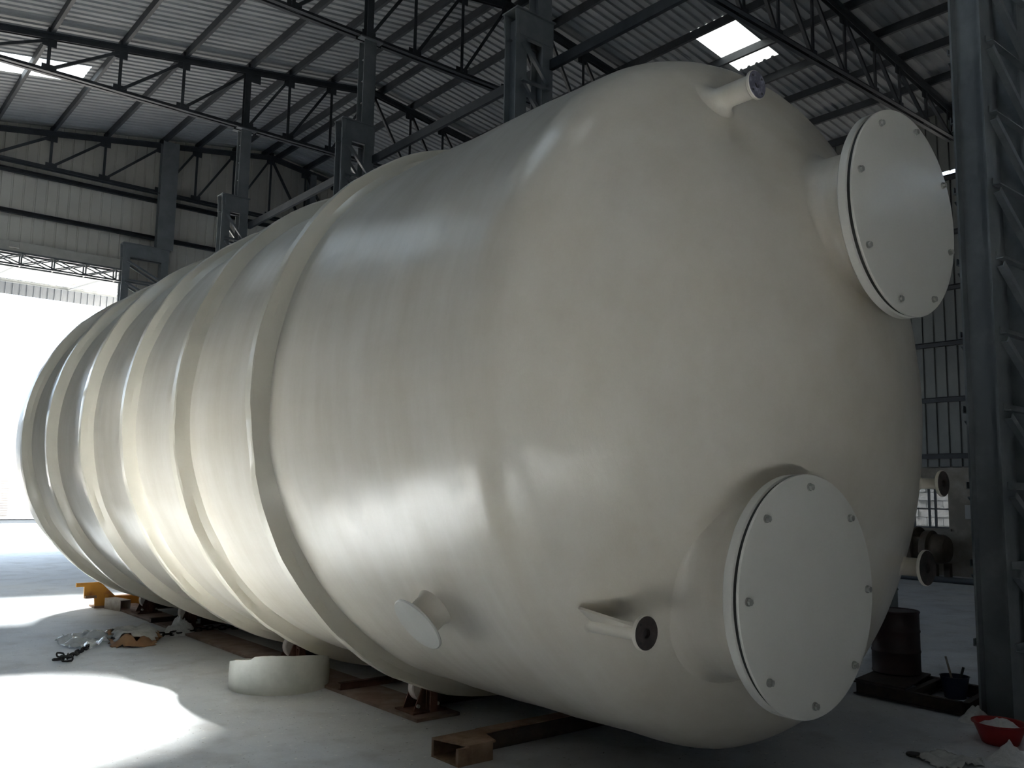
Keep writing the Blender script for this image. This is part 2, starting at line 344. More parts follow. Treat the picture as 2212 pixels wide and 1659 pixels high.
for yy in (2.8, 8.1, 13.15, 18.45):
    MB().ibeam((XR-0.2, yy, 0), (XR-0.2, yy, zchord(XR)+0.05), 0.18, 0.3, upv=(1, 0, 0)).build('wall_post', M['steel_dark'], wr)
win = bpy.data.objects.new('window_1', None); COL.objects.link(win); win.location = (XR+0.1, 9.38, WZ0); tag(win, 'small steel framed window low in the side wall', kind='structure')
XW = XR+0.1
cols = [WY0, 9.14, 9.28, 9.62, WY1]
for i in range(len(cols)):
    MB().box(XW-0.02, XW+0.02, cols[i]-0.022, cols[i]+0.022, WZ0, WZ1).build('window_bar', M['steel_dark'], win)
for z in (WZ0+0.02, 1.42, WZ1-0.02):
    MB().box(XW-0.018, XW+0.018, WY0, WY1, z-0.016, z+0.016).build('window_bar', M['steel_dark'], win)
for i in range(len(cols)-1):
    for z0, z1 in ((WZ0+0.03, 1.41), (1.43, WZ1-0.03)):
        MB().box(XW-0.003, XW+0.003, cols[i]+0.02, cols[i+1]-0.02, z0, z1).build('pane', M['glass'], win)
wl = MB(); pr = wall_profile(YE-YF, 0.25); n = len(pr)
wl.add([(XL-d, YF+a, z) for z in (0, zroof(XL)) for a, d in pr], [(i, i+1, n+i+1, n+i) for i in range(n-1)])
tag(wl.build('wall_left', M['sheet_dark']), 'corrugated side wall left of the camera', kind='structure')  # unseen wall, made near black to cut light bounced onto the tank
# front wall, behind the camera
wf = MB()
wf.add([(XL, YF, 0), (XR, YF, 0), (XR, YF, zroof(XR)), (RX, YF, zroof(RX)), (XL, YF, zroof(XL))], [(0, 1, 2, 3, 4)])
tag(wf.build('wall_front', M['sheet_wall']), 'end wall behind the camera', kind='structure')

# door head: beige beam, lattice girder, canopy
tr = MB().box(DOOR[0], DOOR[1]+0.05, YE-0.16, YE-0.02, 7.3, 7.58).build('trim_1', M['beige']); tag(tr, 'beige beam across the top of the door opening', kind='structure')
gd = empty('lattice_girder', (3.5, YE-0.2, 6.94), 'thin steel lattice girder spanning just above the door opening', 'girder')
for yy in (YE-0.32, YE-0.06):
    for z, s_ in ((7.27, 0.06), (6.97, 0.05)):
        MB().angle((DOOR[0]-0.1, yy, z), (DOOR[1]+0.1, yy, z), s_, 0.008).build('chord', M['steel'], gd)
    xv = 0.55
    while xv < 6.6:
        MB().bar((xv, yy, 6.97), (xv, yy, 7.27), 0.035, 0.035).build('post', M['steel'], gd)
        if xv+0.74 < 6.75:
            MB().bar((xv, yy-0.01, 7.25), (xv+0.74, yy-0.01, 6.99), 0.012, 0.03).build('brace', M['steel'], gd)
            MB().bar((xv, yy+0.01, 6.99), (xv+0.74, yy+0.01, 7.25), 0.012, 0.03).build('brace', M['steel'], gd)
        xv += 0.74
for i in range(9):
    MB().bar((0.55+i*0.74, YE-0.32, 6.965), (0.55+i*0.74, YE-0.06, 6.965), 0.03, 0.02).build('cross_tie', M['white_sheet'], gd)
cn = empty('door_canopy', (3.5, 26, 6.6), 'white corrugated canopy hanging outside over the big door', 'canopy')
CY = 31.0
for i in range(13):
    x0 = -1.3+i*0.8; pr = corr_profile(0.8, 0.2, 0.04); n = len(pr)
    V = [(x0+a, y, z+b) for y, z in ((YE+0.03, 7.44), (CY, 8.02)) for a, b in pr]
    MB().add(V, [(k, k+1, n+k+1, n+k) for k in range(n-1)]).build('canopy_sheet', M['white_sheet'], cn)
    pr = wall_profile(0.8, 0.2); n = len(pr)
    V = [(x0+a, CY-d, z) for z in (7.5, 8.0) for a, d in pr]
    MB().add(V, [(k, k+1, n+k+1, n+k) for k in range(n-1)]).build('fascia_sheet', M['fascia'], cn)
MB().channel((-1.2, CY-0.06, 7.92), (9.0, CY-0.06, 7.92), 0.06, 0.1, 0.006).build('edge_rail', M['steel'], cn)
for xx in (0.2, 2.4, 4.6, 6.85):
    MB().bar((xx, YE+0.2, 7.3), (xx, CY, 7.9), 0.04, 0.05).build('arm', M['steel'], cn)

# ------------------------------------------------------------------ roof trusses
def truss(y, label, x_from=XL+0.1):
    t = empty('roof_truss', (RX, y, 9.6), label, 'truss', 'steel roof trusses')
    zb = 9.6; S = M['steel_dark']
    for a, b in ((x_from, RX), (RX, XR-0.2)):
        for dy in (-0.035, 0.035):
            s_ = 1 if dy > 0 else -1
            MB().prof((a, y+dy, zchord(a)), (b, y+dy, zchord(b)), [(0, 0.055), (-s_*0.085, 0.055), (-s_*0.085, 0.045), (-s_*0.01, 0.045), (-s_*0.01, -0.055), (0, -0.055)]).build('top_chord', S, t)
    for dy in (-0.03, 0.03):
        s_ = 1 if dy > 0 else -1
        MB().prof((x_from, y+dy, zb), (XR-0.2, y+dy, zb), [(0, -0.045), (-s_*0.08, -0.045), (-s_*0.08, -0.035), (-s_*0.01, -0.035), (-s_*0.01, 0.045), (0, 0.045)]).build('bottom_chord', S, t)
    P = [p for p in PANELS if p > x_from+0.3]
    for i, p in enumerate(P):
        zt = zchord(p)
        if zt-zb < 0.12: continue
        if abs(p-7.44) > 0.1:
            MB().angle((p, y, zb), (p, y, zt), 0.065, 0.01, (0, 1, 0)).build('post', S, t)
        MB().box(p-0.13, p+0.13, y-0.006, y+0.006, zt-0.2, zt+0.05).build('gusset_plate', S, t)
        MB().box(p-0.11, p+0.16, y-0.006, y+0.006, zb-0.04, zb+0.14).build('gusset_plate', S, t)
        MB().box(p-0.05, p+0.05, y-0.07, y+0.07, zt+0.04, zt+0.16).build('cleat', S, t)
        if p < RX-0.05 and i+1 < len(P):
            q = P[i+1]; MB().angle((p+0.05, y, zb+0.06), (q-0.06, y, zchord(q)-0.1), 0.06, 0.009, (0, 1, 0)).build('diagonal', S, t)
        elif p >= RX-0.05 and i+1 < len(P):
            q = P[i+1]
            if zchord(q)-zb > 0.1: MB().angle((p+0.06, y, zt-0.1), (q-0.05, y, zb+0.06), 0.06, 0.009, (0, 1, 0)).build('diagonal', S, t)
    return t
truss(8.3, 'dark steel roof truss nearest the camera, crossing the upper right corner')
truss(13.17, 'dark steel roof truss crossing behind the nearest bracketed column')
truss(18.45, 'dark steel roof truss across the upper left, over the middle bracketed columns')
truss(24.28, 'dark steel roof truss standing against the cream end wall')

# ------------------------------------------------------------------ crane columns
def column(x0, x1, yc, label, mt, upper=True, ztop=7.96, span=None):
    c = empty('steel_column', ((x0+x1)/2, yc, 0), label, 'column', 'laced steel columns of the bay beside the tank')
    h = 0.118; fw_ = 0.19
    for xx in (x0+fw_/2, x1-fw_/2):
        MB().ibeam((xx, yc, 0), (xx, yc, ztop-0.1), fw_, 2*h, 0.016, (0, 1, 0)).build('leg', mt, c)
    MB().box(x0-0.08, x1+0.08, yc-0.2, yc+0.2, 0, 0.025).build('base_plate', mt, c)
    # cap: deep corbel beam carrying the crane girder seat
    MB().box(x0-0.02, x1+0.02, yc-0.16, yc+0.16, ztop-0.018, ztop).build('cap_plate', mt, c)
    for yy in (yc-h-0.004, yc+h+0.004):
        MB().box(x0+0.06, x1, yy-0.007, yy+0.007, ztop-0.36, ztop-0.018).build('corbel_web', mt, c)
        MB().box(x0+0.02, x1, min(yy, yy+(0.06 if yy < yc else -0.06)), max(yy, yy+(0.06 if yy < yc else -0.06)), ztop-0.375, ztop-0.36).build('corbel_flange', mt, c)
    # stiffener lip at the crane leg head
    for yy in (yc-h, yc+h):
        MB().add([(x0-0.02, yy-0.006, ztop-0.02), (x0-0.02, yy+0.006, ztop-0.02), (x0+0.08, yy+0.006, ztop-0.02), (x0+0.08, yy-0.006, ztop-0.02),
                  (x0+0.0, yy-0.006, ztop-0.36), (x0+0.0, yy+0.006, ztop-0.36), (x0+0.02, yy+0.006, ztop-0.36), (x0+0.02, yy-0.006, ztop-0.36)],
                 [(0, 1, 2, 3), (4, 5, 6, 7), (0, 1, 5, 4), (1, 2, 6, 5), (2, 3, 7, 6), (3, 0, 4, 7)]).build('lip', mt, c)
    z = 0.55; step = 0.585
    a, b = x0+0.08, x1-0.08
    while z < ztop-0.45:
        for yy, off in ((yc-h-0.03, 0), (yc+h+0.03, 0)):
            MB().angle((a, yy, z), (b, yy, z), 0.055, 0.008, (0, 0, 1)).build('lacing_bar', mt, c)
            if z+step < ztop-0.3:
                MB().angle((a+0.02, yy, z+step-0.07), (b-0.02, yy, z+0.05), 0.05, 0.008, (0, 1, 0)).build('lacing_bar', mt, c)
        z += step
    if upper:
        xx = x1-0.135
        MB().ibeam((xx, yc, ztop), (xx, yc, 9.52), 0.24, 0.2, 0.014, (0, 1, 0)).build('upper_shaft', mt, c)
        for zz in (8.35, 8.75, 9.15):
            MB().box(xx-0.12, xx+0.12, yc-0.1, yc-0.02, zz-0.006, zz+0.006).build('stiffener', mt, c)
        MB().box(xx-0.22, xx+0.22, yc-0.16, yc+0.16, 9.52, 9.545).build('head_plate', mt, c)
        MB().ibeam((xx, yc, 9.55), (xx, yc, zchord(xx)), 0.13, 0.13, 0.012, (0, 1, 0)).build('king_post', M['steel_dark'], c)
        MB().box(xx-0.26, xx+0.26, yc-0.02, yc-0.008, 9.5, 9.68).build('head_gusset', M['steel_dark'], c)
        MB().box(xx-0.06, xx+0.3, yc-0.02, yc-0.008, zchord(xx)-0.22, zchord(xx)+0.02).build('head_gusset', M['steel_dark'], c)
    return c
column(6.97, 7.92, 2.84, 'tall grey laced steel column in the right foreground behind the red basin', M['steel_wear'])
column(6.97, 7.62, 8.56, 'grey laced column with crane bracket, large at the top centre over the tank', M['steel'])
column(6.97, 7.60, 13.19, 'grey laced column with crane bracket, second of the row above the tank', M['steel'])
column(6.97, 7.56, 18.47, 'grey laced column with crane bracket, third of the row, before the end wall', M['steel'])
column(6.56, 7.74, 24.12, 'grey laced end column with bracket box at the right edge of the door', M['steel'], upper=False, ztop=7.98)
ec = MB().ibeam((7.62, 24.12, 7.98), (7.62, 24.12, 11.0), 0.44, 0.22, 0.016, (0, 1, 0)).build('wall_stanchion', M['steel']); tag(ec, 'wide grey stanchion on the end wall above the bracket box', 'stanchion')
for ya, yb, lb in ((2.98, 8.44, 'long steel strut running over the tank from the top edge to the nearest bracketed column'), (8.7, 13.06, 'long steel strut between the first and second bracketed columns'), (13.33, 18.34, 'long steel strut between the second and third bracketed columns')):
    tag(MB().channel((7.56, ya, 7.35), (7.56, yb, 7.35), 0.06, 0.14, 0.008).build('steel_strut', M['steel_dark']), lb, 'strut', 'longitudinal struts between the columns')

# ------------------------------------------------------------------ the tank
XT, ZT, RT = 4.399, 2.203, 2.005
Y0, RK, RC, Y1 = 3.23, 0.302, 3.561, 12.95
AK = math.asin((RT-RK)/(RC-RK)); YC = Y0+(RC-RK)*math.cos(AK)
def heady(rad):
    if rad <= RC*math.sin(AK): return YC-math.sqrt(RC**2-rad**2)
    if rad <= RT: return Y0-math.sqrt(max(0, RK**2-(rad-(RT-RK))**2))
    return Y0
tank = empty('storage_tank', (XT, (Y0+Y1)/2, 0.19), 'huge cream fibreglass tank lying on its side on roller stands', 'tank')
def wob(p, f, a): return a*noise.noise(Vector(p)*f)
prof = []
nk = 12
for i in range(33): t = AK*i/32; prof.append((RC*math.sin(t), YC-RC*math.cos(t), -math.cos(t), math.sin(t)))
for i in range(1, nk+1): t = AK+(PI/2-AK)*i/nk; prof.append((RT-RK+RK*math.sin(t), Y0-RK*math.cos(t), -math.cos(t), math.sin(t)))
ny = 110
for i in range(1, ny): prof.append((RT, Y0+(Y1-Y0)*i/ny, 0, 1))
for i in range(nk, -1, -1): t = AK+(PI/2-AK)*i/nk; prof.append((RT-RK+RK*math.sin(t), Y1+RK*math.cos(t), math.cos(t), math.sin(t)))
for i in range(15, -1, -1): t = AK*i/16; prof.append((RC*math.sin(t), (Y1+Y0)-YC+RC*math.cos(t), math.cos(t), math.sin(t)))
SEG = 200; V = []; F = []; m_ = len(prof)
for s in range(SEG):
    th = 2*PI*s/SEG; cs, sn = math.cos(th), math.sin(th)
    for r, y, nyv, nrv in prof:
        p = Vector((XT+r*cs, y, ZT+r*sn))
        k = min(1.0, r/0.3)
        d = (wob(p, 1.1, 0.012)+wob(p+Vector((9, 3, 1)), 3.0, 0.006)+wob((p.x, p.y*2.5, p.z), 5.5, 0.0022))*k
        V.append((p.x+nrv*cs*d, p.y+nyv*d, p.z+nrv*sn*d))
for s in range(SEG):
    for j in range(m_-1): F.append((s*m_+j, ((s+1) % SEG)*m_+j, ((s+1) % SEG)*m_+j+1, s*m_+j+1))
MB().add(V, F).build('shell', M['gel'], tank, smooth=True)

RIBS = [5.33, 6.72, 8.02, 9.37, 10.78, 12.03]
for ri, y in enumerate(RIBS):
    pr = [(RT-0.03, y-0.05), (RT+0.012, y-0.022), (RT+0.045, y+0.004), (RT+0.092, y+0.012), (RT+0.104, y+0.022), (RT+0.106, y+0.10), (RT+0.094, y+0.112), (RT+0.03, y+0.124), (RT-0.03, y+0.16)]
    V = []; m_ = len(pr); sg = 180; ph = rnd.random()*6; steps = [rnd.random()*2*PI for _ in range(5)]
    for s in range(sg):
        th = 2*PI*s/sg
        lap = 0.005*sum(1 for q in steps if 0 < (th-q) % (2*PI) < 0.9)
        for j, (r, yy) in enumerate(pr):
            q = Vector((math.cos(th)*3, math.sin(th)*3, ri*5+0.3*j))
            dr = (noise.noise(q)*0.012+noise.noise(q*4)*0.005+lap) if 2 < j < 7 else noise.noise(q*5)*0.004
            dy = noise.noise(q*1.7+Vector((5, 5, 5)))*0.014+noise.noise(q*8)*0.004
            V.append((XT+(r+dr)*math.cos(th), yy+dy, ZT+(r+dr)*math.sin(th)))
    F = [(s*m_+j, ((s+1) % sg)*m_+j, ((s+1) % sg)*m_+j+1, s*m_+j+1) for s in range(sg) for j in range(m_-1)]
    MB().add(V, F).build('stiffener_ring', M['gel_rib'], tank, smooth=32)

def neck_on_head(cx, cz, rn, yf, fil, n=64, mb=None):
    """pipe stub along -Y with a laid-up fillet onto the dished head"""
    mb = mb or MB(); rows = []
    for k in range(9):
        a = PI/2*k/8; rr = rn+fil*(1-math.sin(a)); of = fil*(1-math.cos(a))
        rows.append([(cx+rr*math.cos(2*PI*i/n), heady(math.hypot(cx+rr*math.cos(2*PI*i/n)-XT, cz+rr*math.sin(2*PI*i/n)-ZT))-of+0.004, cz+rr*math.sin(2*PI*i/n)) for i in range(n)])
    for k in (0.35, 0.7, 1.0):
        base = rows[8]; rows.append([(x, min(y, y+(yf-y)*k), z) for x, y, z in base])
    V = [p for r in rows for p in r]
    mb.add(V, [(j*n+i, j*n+(i+1) % n, (j+1)*n+(i+1) % n, (j+1)*n+i) for j in range(len(rows)-1) for i in range(n)])
    return mb
def manway(cx, cz, yc, rc, rn, a0):
    nk_ = neck_on_head(cx, cz, rn, yc+0.085, 0.07).build('manway', M['gel'], tank, smooth=50)
    ax = (0, -1, 0); c_ = (cx, yc, cz)
    MB().lathe(c_, ax, [(rn-0.03, -0.092), (rc-0.010, -0.092), (rc-0.002, -0.084), (rc-0.002, -0.044), (rc-0.012, -0.038), (rn-0.03, -0.038)], 96).build('flange', M['gel_cover'], nk_, smooth=40)
    MB().lathe(c_, ax, [(rn-0.03, -0.040), (rc-0.012, -0.040), (rc-0.012, -0.012), (rn-0.03, -0.012)], 96).build('gasket', M['black'], nk_)
    pr = [(0.0, 0.004), (rc*0.5, 0.003), (rc-0.02, 0.0), (rc-0.003, -0.003), (rc, -0.008), (rc-0.002, -0.016), (0.0, -0.016)]
    MB().lathe(c_, ax, pr, 96).build('cover', M['gel_cover'], nk_, smooth=40)
    for k in range(8):
        t = math.radians(a0+45*k); bx, bz = cx+(rc-0.062)*math.cos(t), cz+(rc-0.062)*math.sin(t)
        MB().cyl((bx, yc+0.004, bz), (bx, yc-0.009, bz), 0.019, 16).cyl((bx, yc-0.004, bz), (bx, yc-0.022, bz), 0.0155, 6).build('bolt', M['bolt'], nk_)
manway(3.80, 1.15, 2.35, 0.565, 0.44, 0)
manway(4.74, 3.19, 2.28, 0.585, 0.42, -14)

def small_nozzle(cx, cz, yf, rf, rn, fm, holes=4, a0=45, fil=0.02, th=0.022):
    nk_ = neck_on_head(cx, cz, rn, yf+th, fil, 32).build('nozzle', M['gel'], tank, smooth=50)
    c_ = (cx, yf, cz); ax = (0, -1, 0)
    MB().lathe(c_, ax, [(rn*0.9, -th), (rf-0.004, -th), (rf, -th+0.004), (rf, -0.004), (rf-0.004, -0.0005)], 48).build('flange', M['gel'], nk_, smooth=40)
    bore = rf*0.28
    MB().lathe(c_, ax, [(rf-0.004, -0.001), (rf-0.006, 0.001), (bore, 0.001), (bore, -th*1.5)], 48).build('flange_face', fm, nk_)
    MB().lathe(c_, ax, [(0, -0.018), (bore+0.002, -0.018)], 24).build('bore', M['black'], nk_)
    for k in range(holes):
        t = math.radians(a0+360/holes*k); rr = (rf+bore)/2+0.006
        p = Vector((cx+rr*math.cos(t), yf, cz+rr*math.sin(t)))
        MB().lathe(p, ax, [(0, 0.0016), (rf*0.085, 0.0016), (rf*0.085, 0.0)], 14).build('bolt_hole', M['black'], nk_)
    return nk_
n1 = small_nozzle(2.985, 1.005, 2.65, 0.077, 0.038, M['flange_dark'])
# stiffening fin on the low nozzle
dx, dz = -0.80, 0.60
pts = [(0.03, 2.675), (0.052, 2.675), (0.14, 2.96), (0.03, 2.96)]
V = [(2.985+dx*r+dz*o, y, 1.005+dz*r-dx*o) for o in (-0.006, 0.006) for r, y in pts]
MB().add(V, [(0, 1, 2, 3), (7, 6, 5, 4), (0, 1, 5, 4), (1, 2, 6, 5), (2, 3, 7, 6), (3, 0, 4, 7)]).build('gusset', M['gel'], n1)
small_nozzle(3.80, 3.76, 2.60, 0.078, 0.062, M['flange_grey'], fil=0.07)
small_nozzle(5.80, 1.71, 2.62, 0.085, 0.036, M['flange_dark'])
small_nozzle(5.62, 1.18, 2.66, 0.112, 0.058, M['flange_dark'])
# blind-flanged branch low on the side of the shell, square to the surface
ang = math.atan2(0.985-ZT, 2.80-XT); rd = Vector((math.cos(ang), 0, math.sin(ang))); bc = Vector((XT, 3.99, ZT))+rd*RT
nb = MB().lathe(bc, rd, [(0.135, -0.03), (0.112, 0.005), (0.10, 0.03), (0.10, 0.14)], 40).build('branch', M['gel'], tank, smooth=50)
MB().lathe(bc, rd, [(0.09, 0.132), (0.158, 0.132), (0.165, 0.136), (0.166, 0.142), (0.16, 0.148), (0, 0.150)], 56).build('blind_cover', M['gel_cover'], nb, smooth=40)

# ------------------------------------------------------------------ roller stands and rails
rails = []
for x0, x1, lb in ((3.61, 3.98, 'long rusty flat floor plate under the near row of roller stands'), (4.85, 5.2, 'long rusty flat floor plate under the far row of roller stands')):
    tag(MB().box(x0, x1, 5.32, 13.4, 0.0, 0.022).build('floor_plate', M['rust_plate']), lb, 'plate')
def stand(x, y, side, label, bolts=True):
    s = empty('roller_stand', (x, y, 0.022), label, 'stand', 'roller stands under the tank')
    rr = 0.10
    dxx = (RT+rr)*math.sin(math.asin((x-XT)/(RT+rr))); cz = ZT-math.sqrt((RT+rr)**2-dxx**2)
    rl = MB().lathe((x, y-0.03, cz), (0, 1, 0), [(0, 0), (rr-0.008, 0), (rr, 0.008), (rr, 0.062), (rr-0.008, 0.07), (0, 0.07)], 28).build('roller', M['roller'], s, smooth=40)
    MB().cyl((x, y-0.12, cz), (x, y+0.12, cz), 0.018, 12).build('axle', M['rust'], rl)
    zt = cz+0.02
    for yy in (y-0.075, y+0.065):
        MB().add([(x-0.12, yy, 0.022), (x+0.12, yy, 0.022), (x+0.045, yy, zt), (x-0.045, yy, zt), (x-0.12, yy+0.01, 0.022), (x+0.12, yy+0.01, 0.022), (x+0.045, yy+0.01, zt), (x-0.045, yy+0.01, zt)],
                 [(0, 1, 2, 3), (7, 6, 5, 4), (0, 1, 5, 4), (1, 2, 6, 5), (2, 3, 7, 6), (3, 0, 4, 7)]).build('side_plate', M['rust'], s)
    MB().box(x-0.15, x+0.15, y-0.12, y+0.12, 0.022, 0.034).build('base', M['rust'], s)
    MB().ibeam((x+0.01, y-0.115, 0.034), (x+0.01, y-0.115, zt), 0.06, 0.06, 0.008, (0, 1, 0)).build('web', M['rust'], s)
    if bolts:
        for bx in (-0.085, 0.085):
            MB().cyl((x+bx, y-0.072, 0.07), (x+bx, y-0.093, 0.07), 0.013, 10).build('bolt', M['bolt_bright'], s)
YS = [5.55, 7.62, 10.32, 11.72]
nm = ['nearest rusty roller stand, under the front ring of the tank', 'rusty roller stand just behind the white fibreglass ring', 'rusty roller stand beside the white fibre heap', 'rusty roller stand farthest back, next to the square tube']
for y, l in zip(YS, nm): stand(3.80, y, -1, l)
for y, l in zip(YS[:2], ('roller stand of the far row under the front ring of the tank', 'roller stand of the far row under the middle of the tank')): stand(5.0, y, 1, l)
for y, x0, h, l in ((5.62, 3.95, 0.13, 'dark rusty cross beam behind the nearest roller stand'), (7.75, 3.97, 0.1, 'dark rusty cross beam behind the second roller stand'), (10.35, 3.97, 0.11, 'dark rusty cross beam beside the white fibre heap'), (12.0, 3.97, 0.1, 'dark rusty cross beam next to the farthest roller stand')):
    tag(MB().ibeam((x0, y, 0.022+h/2), (5.3, y, 0.022+h/2), 0.09, h, 0.01).build('cross_beam', M['rust_dark']), l, 'beam', 'cross beams between the roller stands')
tag(MB().channel((4.9, 6.42, 0.05), (3.62, 6.42, 0.05), 0.05, 0.055, 0.006).build('channel_bar', M['rust']), 'rusty channel bar lying across the floor plate right of the fibreglass ring', 'bar')
tag(MB().channel((4.3, 10.85, 0.05), (3.55, 10.78, 0.05), 0.05, 0.055, 0.006).build('channel_bar', M['rust_dark']), 'short dark channel bar on the floor left of the white fibre heap', 'bar')

# ------------------------------------------------------------------ loose things on the floor, left
# cut ring of raw fibreglass
n = 72; rr = 0.40; c_ = Vector((3.36, 6.98, 0)); V = []
ycam = math.atan2(-c_.y, -c_.x)
for i in range(n):
    t = 2*PI*i/n; d = math.cos(t-ycam)
    h = 0.222+0.078*d+0.008*noise.noise(Vector((math.cos(t)*2, math.sin(t)*2, 3)))+0.004*noise.noise(Vector((math.cos(t)*9, math.sin(t)*9, 3)))
    if math.sin(t-ycam) < -0.55 and d > -0.4: h -= 0.02
    wv = 0.012*noise.noise(Vector((math.cos(t)*1.5, math.sin(t)*1.5, 8)))
    for r_, z in ((rr+wv, 0.0), (rr+wv+0.004, h*0.5), (rr+wv, h), (rr+wv-0.014, h), (rr+wv-0.014, 0.0)): V.append((c_.x+r_*math.cos(t), c_.y+r_*math.sin(t), z))
MB().add(V, [(i*5+j, ((i+1) % n)*5+j, ((i+1) % n)*5+(j+1) % 5, i*5+(j+1) % 5) for i in range(n) for j in range(5)]).build('fibreglass_ring', M['frp'], smooth=40)
tag(bpy.data.objects['fibreglass_ring'], 'cut off white fibreglass ring standing on the floor by the tank', 'ring')

# rusty beam with a box head, nearest on the floor
rb = empty('rusty_beam', (4.2, 4.5, 0), 'rust brown steel beam with a boxed end, lying nearest the camera under the tank', 'beam')
MB().box(3.44, 5.7, 4.50, 4.60, 0, 0.105).build('beam_bar', [M['rust_dark']], rb, bevel=0.004)
hb = MB(); hb.box(3.24, 3.50, 4.335, 4.36, 0, 0.10); hb.box(3.24, 3.50, 4.585, 4.61, 0, 0.10); hb.box(3.24, 3.50, 4.36, 4.585, 0, 0.012); hb.box(3.49, 3.50, 4.36, 4.585, 0, 0.1)
hb.build('head_box', M['rust_light'], rb)
MB().add([(3.32, 4.335, 0.10), (3.52, 4.335, 0.10), (3.60, 4.61, 0.10), (3.24, 4.61, 0.10), (3.32, 4.335, 0.112), (3.52, 4.335, 0.112), (3.60, 4.61, 0.112), (3.24, 4.61, 0.112)],
         [(0, 1, 2, 3), (7, 6, 5, 4), (0, 1, 5, 4), (1, 2, 6, 5), (2, 3, 7, 6), (3, 0, 4, 7)]).build('head_plate', M['rust_light'], rb)
MB().box(3.58, 5.7, 4.505, 4.62, 0.105, 0.112).build('top_flange', M['rust_light'], rb)

# orange lifting bracket and square tube
yb = empty('orange_bracket', (3.6, 12.75, 0), 'rusty orange steel bracket with a stepped end, behind the roller stands', 'bracket')
po = [(3.17, 0.335), (3.46, 0.34), (3.66, 0.15), (3.66, 0.03), (3.41, 0.03), (3.40, 0.135), (3.275, 0.135), (3.27, 0.285), (3.17, 0.285)]
V = [(x, 12.6+dy, z) for dy in (0, 0.03) for x, z in po]; n = len(po)
MB().add(V, [tuple(range(n)), tuple(range(2*n-1, n-1, -1))]+[(i, (i+1) % n, n+(i+1) % n, n+i) for i in range(n)]).build('plate', M['yellow'], yb)
MB().box(3.28, 3.42, 12.56, 12.60, 0.135, 0.17).build('lip', M['rust_light'], yb)
MB().box(3.6, 4.9, 12.75, 12.87, 0.0, 0.13).build('arm', M['yellow'], yb)
MB().box(3.41, 3.66, 12.6, 12.87, 0.0, 0.03).build('foot', M['rust_light'], yb)
sq = MB()
for a, b, z0, z1 in ((-0.07, 0.07, 0, 0.01), (-0.07, 0.07, 0.13, 0.14), (-0.07, -0.06, 0.01, 0.13), (0.06, 0.07, 0.01, 0.13)): sq.box(a, b, -0.2, 0.2, z0, z1)
sqo = sq.build('square_tube', M['tube_grey']); sqo.location = (3.62, 12.34, 0); sqo.rotation_euler.z = math.radians(12)
tag(sqo, 'short offcut of grey square steel tube in front of the orange bracket', 'tube')

# chain: every link its own part
def path_pts(P, step):
    P = [Vector(p) for p in P]; out = []; acc = 0.0
    for a, b in zip(P[:-1], P[1:]):
        L_ = (b-a).length; t = acc
        while t < L_: out.append((a.lerp(b, t/L_), (b-a).normalized())); t += step
        acc = t-L_
    return out
LW, LL, LR = 0.018, 0.028, 0.0085
def link_mesh():
    pts = []
    for i in range(12):
        t = 2*PI*i/12; x = math.cos(t)*LW+(LL if math.cos(t) > 1e-6 else (-LL if math.cos(t) < -1e-6 else 0)); pts.append((x, math.sin(t)*LW*1.15, 0))
    mb = MB().tube(pts, LR, 6, closed=True)
    me = bpy.data.meshes.new('chain_link'); me.from_pydata(mb.v, [], mb.f); me.materials.append(M['chain']); me.polygons.foreach_set('use_smooth', [True]*len(me.polygons)); return me
LM = link_mesh()
def chain(name, P, label, extra=0):
    c = empty(name, P[0], label, 'chain')
    pts = path_pts(P, 0.072)
    for i, (p, d) in enumerate(pts):
        o = bpy.data.objects.new('chain_link', LM); COL.objects.link(o); o.parent = c
        o.location = Vector(p)-Vector(P[0])
        o.rotation_euler = (math.radians(90*(i % 2)+rnd.uniform(-18, 18)), 0, math.atan2(d.y, d.x)+rnd.uniform(-0.15, 0.15))
chain('steel_chain', [(2.15, 8.96, 0.03), (2.24, 8.94, 0.03), (2.17, 9.02, 0.06), (2.21, 8.93, 0.055), (2.27, 9.07, 0.03), (2.42, 9.30, 0.03), (2.56, 9.53, 0.03)], 'short heavy black chain end curled up left of the plastic sheet')
chain('steel_chain', [(3.28, 9.86, 0.03), (3.45, 9.85, 0.03), (3.62, 9.88, 0.035), (3.93, 9.94, 0.045), (4.3, 9.9, 0.03), (4.75, 9.95, 0.03)], 'heavy black chain running from the cardboard in under the tank')

